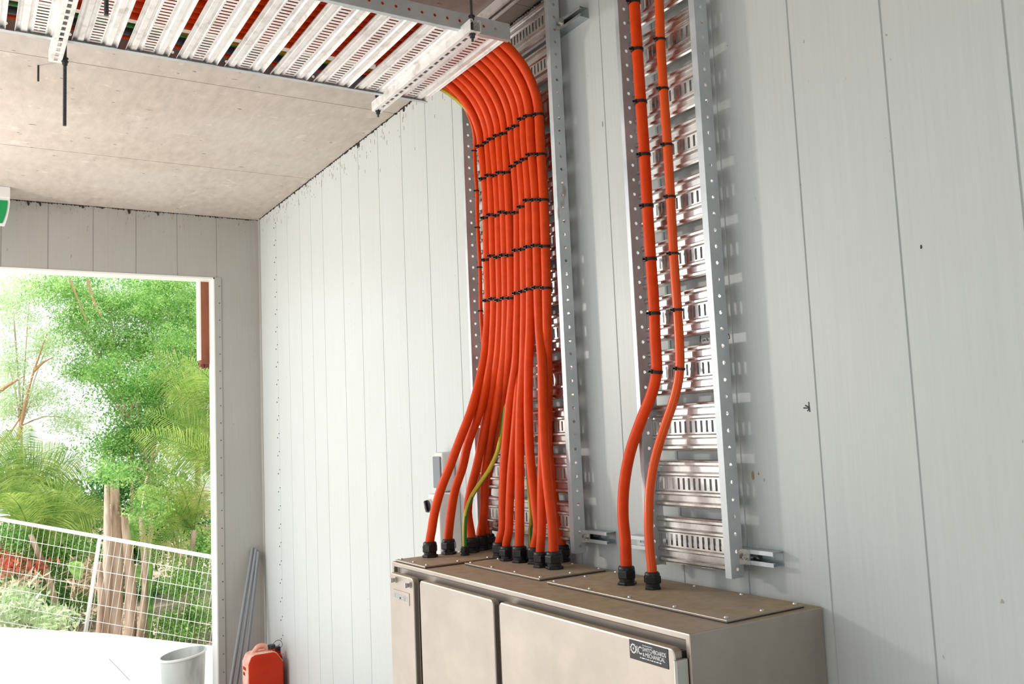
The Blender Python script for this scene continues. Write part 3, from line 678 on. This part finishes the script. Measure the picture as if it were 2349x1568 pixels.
# ---------------------------------------------------------------- wall isolator and box behind the fan of cables
bx = at(1058, 1180, Y=0).x; fy = at(1009, 1180, X=bx).y
zt_, zb_ = at(1058, 1128, Y=0).z, at(1058, 1300, Y=0).z
lx = at(980, 1140, Y=fy).x
iso = empty('isolator_switch', ((bx+lx)/2, fy/2, zb_)); tag(iso, 'white wall isolator box with black rotary knob behind the leftmost orange cable', 'switch')
MB().box((lx, fy*.45, zb_), (bx, 0, zt_)).build('housing', m_white, iso, bevel=.006)
MB().box((lx+.004, fy, zb_+.004), (bx-.004, fy*.47, zt_-.004)).build('cover', m_white, iso, bevel=.008)
kc = at(987, 1160, Y=fy); k = MB(); k.cyl(kc, kc+Vector((0, -.012, 0)), .032, 28); k.build('knob_base', m_white, iso, smooth=True)
k = MB(); k.cyl(kc+Vector((0, -.012, 0)), kc+Vector((0, -.017, 0)), .029, 28); k.obox(kc+Vector((0, -.022, 0)), (.006, 0, .003), (0, .005, 0), (-.010, 0, .024)); k.build('rotary_knob', m_black, iso, bevel=.001)
ux1 = at(1045, 1060, Y=0).x; uy = at(1014, 1060, X=ux1).y
ub = empty('socket_box', (ux1-.05, uy/2, 1.66)); tag(ub, 'grey rounded box on the wall just above the isolator switch', 'electrical box')
zt2 = at(1030, 1036, Y=uy*.5).z
MB().box((ux1-.09, uy, zt_+.004), (ux1, 0, zt2)).build('housing', m_white, ub, bevel=.012)
MB().box((ux1-.085, uy-.008, zt_+.02), (ux1-.01, uy, zt2-.02)).build('hinged_flap', m_conduit, ub, bevel=.004)

# ---------------------------------------------------------------- conduits leaning in the corner
def conduit(t_, b_, label, xt=None):
    top = at(*t_, X=XB+.03) if xt is None else at(*t_, X=xt); s = at(*b_, X=XB+.28) 
    d = (s-top).normalized(); bot = top+d*((.0-top.z)/d.z)
    o = MB().cyl(bot, top, .0125, 14).build('conduit_length', m_conduit, smooth=True); tag(o, label, 'conduit', 'grey conduits leaning in the far corner')
conduit((579.6, 1256), (530, 1567), 'leftmost grey conduit leaning into the far corner')
conduit((587.6, 1259), (542, 1567), 'middle grey conduit leaning into the far corner', XB+.045)
conduit((593, 1265), (558, 1567), 'rightmost grey conduit leaning, its foot behind the red can', XB+.06)

# ---------------------------------------------------------------- fuel cans
def fuelcan(x0, x1, y0, y1, h, label, dusty=True):
    o = empty('fuel_can', ((x0+x1)/2, (y0+y1)/2, 0)); tag(o, label, 'fuel can', 'orange fuel cans by the corner')
    c = .03
    yc = (y0+y1)/2
    prof = [(y0, .02), (y0+.02, 0), (y1-.02, 0), (y1, .02), (y1, h-.075), (y1-.045, h-.012), (y1-.07, h), (y0+.05, h), (y0+.02, h-.012), (y0, h-.06)]
    mb = MB().prism([(p, q) for p, q in prof], 'X', x0, x1); b = mb.build('body', m_can, o, bevel=.016)
    b.modifiers['bevel'].segments = 4
    b.data.polygons.foreach_set('use_smooth', [True]*len(b.data.polygons))
    # dust lies on the shoulder and the lit narrow side
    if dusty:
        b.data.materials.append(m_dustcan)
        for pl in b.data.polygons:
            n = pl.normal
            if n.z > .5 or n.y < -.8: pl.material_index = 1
    hp = [Vector(((x0+x1)/2, y0+.045, h-.025)), Vector(((x0+x1)/2, y0+.070, h+.010)), Vector(((x0+x1)/2, y0+.095, h+.034)), Vector(((x0+x1)/2, y0+.130, h+.034)), Vector(((x0+x1)/2, y0+.160, h+.012)), Vector(((x0+x1)/2, y0+.175, h-.02))]
    MB().tube(spline(hp, .008), .017, 14).build('handle', m_dustcan if dusty else m_can, o, smooth=True)
    cy = y1-.065; cx = (x0+x1)/2+.012
    nk = MB().cyl((cx, cy, h-.01), (cx, cy, h+.008), .026, 20).build('neck', m_can, o, smooth=True)
    cp = MB(); cp.cyl((cx, cy, h+.008), (cx, cy, h+.034), .025, 22)
    for i in range(16):
        a = 2*math.pi*i/16; cp.cyl((cx+.025*math.cos(a), cy+.025*math.sin(a), h+.009), (cx+.025*math.cos(a), cy+.025*math.sin(a), h+.032), .0022, 6)
    cp = cp.build('screw_cap', m_black, o)
    lp = [Vector((cx, cy+.012, h+.036)), Vector((cx, cy+.035, h+.055)), Vector((cx, cy+.065, h+.052)), Vector((cx, cy+.078, h+.02)), Vector((cx, cy+.055, h-.002)), Vector((cx, cy+.02, h+.004))]
    MB().tube(spline(lp, .006), .0018, 8).build('cap_strap', m_black, o, smooth=True)
    return o, b
fx = -6.36
ca = at(573, 1530, X=fx); cb_ = at(651, 1530, X=fx)
htop = at(600, 1492, X=fx-.08).z
can, canb = fuelcan(fx-.155, fx, ca.y-.012, cb_.y, htop, 'dusty red-orange fuel can with black screw cap on the floor by the wall')
zz = htop-.10
for i, (s, dz) in enumerate((('UNLEADED', 0), ('PETROL', -.037))):
    t = text(s, .030, m_can, None, (fx-.118, ca.y-.0135, zz+dz-.01), (.44, 0, 0), (0, 0, 1), 'moulded_lettering', .0012); t.parent = can; t.location = -can.location
c2 = at(661, 1540, X=fx-.17).y
can2, _ = fuelcan(fx-.31, fx-.17, c2-.25, c2, htop-.055, 'second darker fuel can mostly hidden behind the dusty one', False)

# ---------------------------------------------------------------- tub, exit sign, timber
tc_ = at(420, 1497, Z=.40); rr = (at(473, 1487, Z=.4)-at(367, 1497, Z=.4)).length/2
tub = empty('plastic_tub', (tc_.x, tc_.y, 0)); tag(tub, 'pale grey round plastic tub standing in the doorway', 'tub')
MB().lathe([(0, 0), (rr*.88, 0), (rr*.97, .385), (rr, .385), (rr*1.005, .40), (rr*.955, .40), (rr*.95, .385), (rr*.86, .02), (0, .02)], 48, (tc_.x, tc_.y, 0)).build('tub_wall', m_bucket, tub, smooth=True)
MB().lathe([(rr*.97, .383), (rr*1.03, .386), (rr*1.035, .396), (rr*1.0, .402), (rr*.955, .400)], 48, (tc_.x, tc_.y, 0)).build('rim', m_white, tub, smooth=True)

for ch in [x for x in bpy.data.objects if x.parent == tub]:      # the rim is cut slightly slanting
    for v in ch.data.vertices:
        if v.co.z > .3: v.co.z += .13*(v.co.y-tc_.y)
ex = empty('exit_sign', (-6.66, -1.95, 3.5)); tag(ex, 'green exit sign in a white housing hung from the ceiling at the left edge', 'sign')
MB().box((-6.70, -2.18, 3.607), (-6.62, -1.722, ZC)).build('housing', m_white, ex, bevel=.004)
def blade(off, x, th, z0, z1, name, m):
    n = 8; pts = []
    for i in range(n+1):
        f = i/n; z = z1-(z1-z0)*f; pts.append((-1.722-off-.03*f*f, z))
    for i in range(n, -1, -1):
        f = i/n; z = z1-(z1-z0)*f; pts.append((-2.18+off+.03*f*f, z))
    return MB().prism(pts, 'X', x-th, x, 0).build(name, m, ex)
blade(0, -6.655, .012, 3.425, 3.607, 'sign_blade', m_white); blade(.014, -6.6545, .004, 3.442, 3.595, 'green_face', m_sign).location.x += .004
g_ = MB(); g_.box((-6.6485, -1.93, 3.452), (-6.6475, -1.79, 3.585)); g_.build('white_pictogram', m_labelwht, ex)

pa, pb = at(458, 640, X=-7.13), at(483, 835, X=-7.13)
tb = empty('timber_post', (pa.x, pa.y, pb.z)); tag(tb, 'rusty brown timber board hanging outside the top right of the doorway', 'timber')
n = 9; vs = []
mb = MB(); mb.box((pa.x-.05, pa.y, pb.z), (XO, pb.y, 3.55)); 
for i in range(n):
    y = pa.y+(pb.y-pa.y)*i/n; mb.box((pa.x-.05, y, pb.z-random.uniform(.0, .035)), (pa.x, y+(pb.y-pa.y)/n, pb.z))
mb.build('board', m_wood, tb)
MB().box((pa.x-.05, pa.y-.016, pb.z+.03), (XO, pa.y, 3.55)).build('white_edge', m_white_paint, tb)

# ---------------------------------------------------------------- fence (a mesh panel tilted in its own plane)
fd = (e2-e0); fd.z = 0; fd.normalize(); fn = fd.cross(Vector((0, 0, 1))).normalized(); fp0 = e1+fn*(.28 if fn.dot(FWD) > 0 else -.28)
Fp = lambda x, y: atp(x, y, fp0, fn)
fence = empty('mesh_fence', Fp(245, 1450)); tag(fence, 'white wire mesh fence panel leaning at the drop beyond the doorway', 'fence')
rail = lambda x: 1190+.1786*x
MB().tube([Fp(-120, rail(-120)), Fp(560, rail(560))], .021, 12).build('top_rail', m_white_paint, fence, smooth=True)
MB().tube([Fp(-120-38, rail(-120)+262), Fp(560-42, rail(560)+262)], .016, 10).build('bottom_rail', m_white_paint, fence, smooth=True)
for x in (230, -75): MB().tube([Fp(x, rail(x)), Fp(x-40, rail(x)+262)], .019, 12).build('post', m_white_paint, fence, smooth=True)
mb = MB()
x = -115
while x < 560:
    mb.tube([Fp(x, rail(x)), Fp(x-40, rail(x)+260)], .0028, 5); x += 13.6
for j in range(1, 7):
    mb.tube([Fp(-120-j*5.8, rail(-120)+j*38), Fp(560-j*5.8, rail(560)+j*38)], .0030, 5)
mb.build('wire_mesh', m_white_paint, fence)

# ---------------------------------------------------------------- garden
def leafmat(name, c1, c2, trans=.5):
    m = bpy.data.materials.new(name); m.use_nodes = True; nt = m.node_tree; out = nt.nodes['Material Output']; b = nt.nodes['Principled BSDF']
    f = noise(nt, 5, 4, rough=.75); c = ramp(nt, f, [(.35, c1), (.65, c2)]); nt.links.new(c, b.inputs['Base Color']); b.inputs['Roughness'].default_value = .5
    tr = nt.nodes.new('ShaderNodeBsdfTranslucent'); nt.links.new(c, tr.inputs[0]); mx = nt.nodes.new('ShaderNodeMixShader'); mx.inputs[0].default_value = trans
    nt.links.new(b.outputs[0], mx.inputs[1]); nt.links.new(tr.outputs[0], mx.inputs[2]); nt.links.new(mx.outputs[0], out.inputs[0]); return m
lf_bright = leafmat('bright_green_leaf', (.10, .33, .04), (.60, .84, .32))
lf_mid = leafmat('mid_green_leaf', (.06, .25, .04), (.44, .70, .20))
lf_dark = leafmat('dark_green_leaf', (.05, .20, .06), (.24, .50, .15))
lf_pale = leafmat('pale_feathery_leaf', (.50, .70, .34), (.90, .97, .80))
lf_palm = leafmat('palm_leaf', (.16, .32, .05), (.48, .60, .16))
lf_red = leafmat('red_cordyline_leaf', (.45, .05, .03), (.7, .2, .12))
lf_dry = leafmat('dry_leaf', (.40, .28, .17), (.68, .55, .40), .3)
m_bark = mat('pale_bark', (.5, .38, .3), .9, build=lambda nt, b: nt.links.new(ramp(nt, noise(nt, 7, 6, (1, 1, .2)), [(.3, (.24, .15, .10)), (.5, (.62, .45, .34)), (.75, (.88, .78, .68))]), b.inputs['Base Color']))
m_branch = mat('tan_branch', (.55, .33, .18), .9)
def leaves(blobs, n, size, m, name, parent, elong=2.2, seed=1):
    r = np.random.default_rng(seed); V = []
    wts = np.array([b[3]*b[4] for b in blobs]); wts = wts/wts.sum(); idx = r.choice(len(blobs), n, p=wts)
    B = np.array([[*b[0], b[1], b[3], b[4], b[2]] for b in blobs])[idx]      # centre xyz, rdepth, rx, rz
    d = r.normal(size=(n, 3)); d /= np.linalg.norm(d, axis=1)[:, None]; rad = r.random(n)**.5*(1+.25*r.normal(size=n))
    c = B[:, :3]+d*rad[:, None]*np.stack([B[:, 3], B[:, 4], B[:, 5]], 1)
    tw = c[r.integers(0, n, max(8, n//26))][r.integers(0, max(8, n//26), n)]; c = np.where(r.random(n)[:, None] < .85, tw+r.normal(size=(n, 3))*np.array([.07, .075, .045])*(1+6*size), c)
    a = r.normal(size=(n, 3)); a[:, 2] -= .4; a /= np.linalg.norm(a, axis=1)[:, None]
    q = np.cross(a, r.normal(size=(n, 3))); q /= np.linalg.norm(q, axis=1)[:, None]
    s = size*r.uniform(.6, 1.3, n)[:, None]
    vs = np.stack([c-a*s*elong/2, c+q*s/2, c+a*s*elong/2, c-q*s/2], 1).reshape(-1, 3)
    me = bpy.data.meshes.new(name); me.from_pydata(vs.tolist(), [], np.arange(4*n).reshape(-1, 4).tolist()); me.materials.append(m)
    o = bpy.data.objects.new(name, me); col.objects.link(o); o.parent = parent; o.location = -parent.location; return o
def pxblob(px_, py, X, rpx, rpy, dep=.6):
    c = at(px_, py, X=X); s = ((c-CAM).dot(FWD))/FPX
    return (tuple(c), dep, 0, rpx*s, rpy*s)
def tree(name, base_px, X, blobs, n, size, m, label, bark=m_bark, branches=(), trunk_r=.07, cat='tree', elong=2.2, seed=1, mid=None):
    base = at(*base_px, X=X); base.z = -.45
    o = empty(name, base); tag(o, label, cat, 'trees and shrubs beyond the doorway')
    bl = [pxblob(b[0], b[1], X+(b[4] if len(b) > 4 else 0), b[2], b[3]) for b in blobs]
    leaves(bl, n, size, m, 'foliage', o, elong, seed)
    top = Vector(bl[0][0]); mb = MB(); P = spline([base, base.lerp(top, .5)+Vector((0, .15, 0)), top], .2); mb.tube(P, [trunk_r*(1-.7*i/len(P)) for i in range(len(P))], 10)
    for b in bl[1:]:
        k = P[int(len(P)*.6)]; Q = spline([k, k.lerp(Vector(b[0]), .5)+Vector((0, 0, .1)), Vector(b[0])], .25); mb.tube(Q, [trunk_r*.45*(1-.7*i/len(Q)) for i in range(len(Q))], 7)
    mb.build('trunk', bark, o, smooth=True)
    for br in branches:
        P = spline([at(x, y, X=X+.5) for x, y, r_ in br], .15); rs = [br[0][2]+(br[-1][2]-br[0][2])*i/(len(P)-1) for i in range(len(P))]
        MB().tube(P, rs, 8).build('branch', m_branch, o, smooth=True)
    return o
tree('feathery_tree', (300, 1300), -15.2, [(250, 700, 110, 75), (150, 665, 80, 45), (350, 700, 90, 70), (250, 790, 90, 60), (330, 800, 80, 60), (430, 740, 60, 90), (400, 650, 90, 30), (180, 740, 50, 50), (200, 850, 60, 35)], 42000, .017, lf_bright,
     'tall bright green feathery tree filling the top of the doorway', branches=[[(200, 640, .02), (215, 690, .02), (235, 730, .01)], [(160, 640, .015), (180, 690, .012), (200, 740, .008)]], trunk_r=.035, elong=3.0, seed=3)
tree('feathery_tree', (20, 1300), -16.5, [(30, 700, 60, 70), (70, 650, 90, 40), (20, 840, 50, 60), (20, 930, 55, 50), (90, 900, 70, 40), (110, 790, 60, 60), (160, 960, 60, 40)], 15000, .019, lf_pale,
     'pale thin-leaved tree with tan forked branches at the left of the doorway', branches=[[(40, 1010, .03), (66, 890, .045), (90, 815, .038), (108, 765, .008)], [(78, 850, .028), (100, 830, .02), (124, 818, .006)], [(-30, 915, .05), (20, 882, .04), (56, 862, .006)], [(-30, 1040, .02), (25, 990, .02), (55, 940, .01)]], trunk_r=.03, elong=3.0, seed=4)
tree('dense_tree', (330, 1300), -14.0, [(310, 900, 100, 60), (250, 850, 60, 40), (380, 860, 80, 50), (300, 1000, 80, 60), (240, 1030, 50, 35), (380, 960, 80, 60), (430, 900, 50, 60), (400, 790, 60, 50), (330, 1080, 70, 40), (265, 1085, 55, 32, 2.5), (325, 1165, 45, 28, 2.5)], 29000, .022, lf_mid,
     'dense mid green leafy tree in the middle of the doorway', trunk_r=.04, elong=1.9, seed=5)
tree('dense_tree', (440, 1300), -17.0, [(430, 700, 90, 60), (350, 680, 60, 50), (460, 820, 60, 80), (330, 900, 90, 70), (430, 980, 80, 70), (300, 1020, 60, 50)], 15000, .034, lf_dark,
     'dark green tree standing behind at the right of the doorway', trunk_r=.07, elong=1.9, seed=6)
tree('undergrowth_shrub', (90, 1430), -14.2, [(60, 1230, 90, 35), (150, 1260, 60, 40), (60, 1300, 60, 30), (180, 1340, 50, 45), (120, 1390, 60, 30)], 14000, .022, lf_mid, 'tangled green shrub behind the left half of the fence', trunk_r=.012, cat='shrub', elong=3.2, seed=8)
tree('undergrowth_shrub', (420, 1450), -11.9, [(430, 1330, 50, 50), (440, 1420, 50, 45), (390, 1440, 40, 30), (470, 1250, 30, 40)], 9000, .020, lf_mid, 'leafy shrub behind the right end of the fence', trunk_r=.012, cat='shrub', elong=1.9, seed=9)
tree('undergrowth_shrub', (250, 1440), -15.8, [(300, 1250, 130, 60), (150, 1180, 130, 50), (420, 1180, 80, 70), (280, 1120, 100, 60), (300, 1380, 150, 60), (60, 1130, 70, 50), (60, 1330, 120, 60)], 15000, .042, lf_dark, 'dark shrub mass behind the palm stems', trunk_r=.02, cat='shrub', elong=2.2, seed=10)
tree('red_cordyline', (60, 1430), -13.6, [(20, 1285, 22, 12), (72, 1298, 26, 14)], 150, .034, lf_red, 'red-leaved plant seen through the left part of the fence', trunk_r=.01, cat='shrub', elong=6, seed=11)
tree('undergrowth_shrub', (40, 1430), -13.2, [(30, 1370, 50, 30), (110, 1420, 60, 20), (60, 1415, 60, 18)], 1500, .036, lf_pale, 'pale sunlit ground plants at the left foot of the fence', trunk_r=.008, cat='shrub', elong=4, seed=12)
tree('dry_undergrowth', (180, 1430), -13.4, [(200, 1330, 40, 50), (40, 1330, 50, 30), (210, 1420, 30, 20), (420, 1260, 50, 40), (440, 1150, 50, 40)], 900, .034, lf_dry, 'dry tan leaf litter and dead fronds behind the fence', trunk_r=.008, cat='shrub', elong=6, seed=13)

def frond(base, tip, sag, nl, ll, m, parent, up=(0, 0, 1), w_=.012, lean=.6, spread=1.0):
    base, tip = Vector(base), Vector(tip); mb = MB(); L = (tip-base).length; midp = base.lerp(tip, .5)+Vector((0, 0, sag))
    P = spline([base, base.lerp(midp, .55)+Vector((0, 0, sag*.25)), midp, midp.lerp(tip, .55)+Vector((0, 0, sag*.15)), tip], L/30)
    mb.tube(P, [.011*(1-.8*i/len(P)) for i in range(len(P))], 6)
    sd = (tip-base).cross(FWD).normalized()
    for i in range(nl):
        f = .1+.9*i/nl; k = min(int(f*(len(P)-1)), len(P)-2); p = P[k].lerp(P[k+1], f*(len(P)-1)-k); t = (P[k+1]-P[k]).normalized()
        s0 = (sd-t*sd.dot(t)).normalized(); out = FWD*.35
        for s in (-1, 1):
            l = ll*math.sin(math.pi*min(1, .15+.85*f)**.8)*random.uniform(.85, 1.1)+.04
            d = (s0*s*spread+t*lean+out*random.uniform(-1, 1)).normalized(); e = p+d*l+Vector((0, 0, -l*.22)); m1 = p+d*l*.5
            q = t*w_/2
            mb.add([p-q, m1-q*1.3, e, m1+q*1.3, p+q], [(0, 1, 2, 3, 4)])
    return mb.build('frond', m, parent)
def palm(base_px, X, crown_px, tips, ll, nl, label, sag=.25, m=lf_palm, tr=.05, lean=.7, w_=.010):
    b = at(*base_px, X=X); b.z = -.45; c = at(*crown_px, X=X); o = empty('palm', b); tag(o, label, 'palm', 'palms beyond the doorway')
    P = spline([b, b.lerp(c, .5)+Vector((0, .05, 0)), c], .15); MB().tube(P, [tr*(1-.4*i/len(P)) for i in range(len(P))], 10).build('trunk', m_bark, o, smooth=True)
    for i, (x, y) in enumerate(tips):
        frond(c, at(x, y, X=X+random.uniform(-.5, .7)), sag*random.uniform(.6, 1.2), nl, ll, m, o, w_=w_, lean=lean)
    return o
palm((20, 1420), -14.2, (-20, 1170), [(70, 975), (150, 1020), (215, 1090), (235, 1180), (225, 1225), (150, 1240), (20, 985), (190, 1050)], .60, 60, 'big fan of palm fronds rising from the left edge of the doorway', .22)
palm((140, 1430), -13.6, (70, 1225), [(240, 1160), (250, 1200), (190, 1130), (120, 1120), (10, 1130), (40, 1100)], .50, 50, 'low palm with arching fronds just above the left half of the fence', .2)
palm((520, 1430), -12.4, (545, 960), [(350, 805), (420, 820), (340, 860), (380, 900)], .50, 44, 'palm reaching in from the right edge near the hanging timber', .12)
palm((540, 1430), -12.0, (540, 1080), [(330, 940), (400, 930), (360, 1030), (420, 1000), (350, 1070), (300, 990)], .42, 44, 'palm reaching in from the right at mid height of the doorway', .15)
palm((400, 1450), -11.9, (445, 1215), [(320, 1085), (300, 1130), (350, 1200), (400, 1090), (300, 1250), (480, 1090), (340, 1290), (480, 1290)], .38, 34, 'low palm above the right half of the fence', .18)
# clump of pale stems
stems = empty('stem_clump', Vector(at(300, 1445, X=-12.2))); tag(stems, 'clump of thick pale banana-like stems behind the fence post', 'plant', 'palms beyond the doorway')
for i, (x0_, y0_, x1_, y1_, r_) in enumerate(((262, 1450, 262, 1085, .085), (232, 1450, 245, 1110, .055), (300, 1450, 285, 1180, .07), (335, 1450, 322, 1170, .05), (318, 1450, 335, 1230, .045), (225, 1450, 228, 1290, .05))):
    a_, b_2 = at(x0_, y0_, X=-12.2+i*.08), at(x1_, y1_, X=-12.2+i*.08); a_.z = -.45
    P = spline([a_, a_.lerp(b_2, .5)+Vector((0, .03, 0)), b_2], .15)
    MB().tube(P, [r_*(1-.55*(j/len(P))**2) for j in range(len(P))], 12).build('stem', m_bark, stems, smooth=True)
a_, b_2 = at(345, 1450, X=-11.8), at(345, 1290, X=-11.8); a_.z = -.45
MB().tube([a_, b_2], .028, 10).build('green_stem', lf_mid, stems, smooth=True)
bn = empty('banana_plant', Vector(at(345, 1300, X=-12.6))); tag(bn, 'plant with a few broad pale green leaves among the palm stems', 'plant', 'palms beyond the doorway')
for (x0_, y0_, x1_, y1_, wd) in ((300, 1300, 345, 1360, .10), (350, 1180, 330, 1110, .16), (300, 1250, 340, 1180, .12), (180, 1330, 165, 1290, .10), (300, 1180, 260, 1230, .10)):
    a_, b_2 = at(x0_, y0_, X=-12.4), at(x1_, y1_, X=-12.3); d = (b_2-a_); s_ = d.cross(FWD).normalized()*wd; mb = MB(); N = 8; vs = []
    for i in range(N+1):
        f = i/N; wv = math.sin(math.pi*(.08+.9*f)); c = a_+d*f+Vector((0, 0, .08*math.sin(math.pi*f))); vs += [c-s_*wv, c+Vector((.02, 0, .02)), c+s_*wv]
    mb.add(vs, [(3*i+j, 3*i+j+1, 3*i+j+4, 3*i+j+3) for i in range(N) for j in range(2)]); mb.build('broad_leaf', lf_bright, bn, smooth=True)
a_ = at(345, 1460, X=-12.5); a_.z = -.45; MB().tube([a_, at(330, 1250, X=-12.4)], .03, 8).build('stalk', lf_mid, bn, smooth=True)
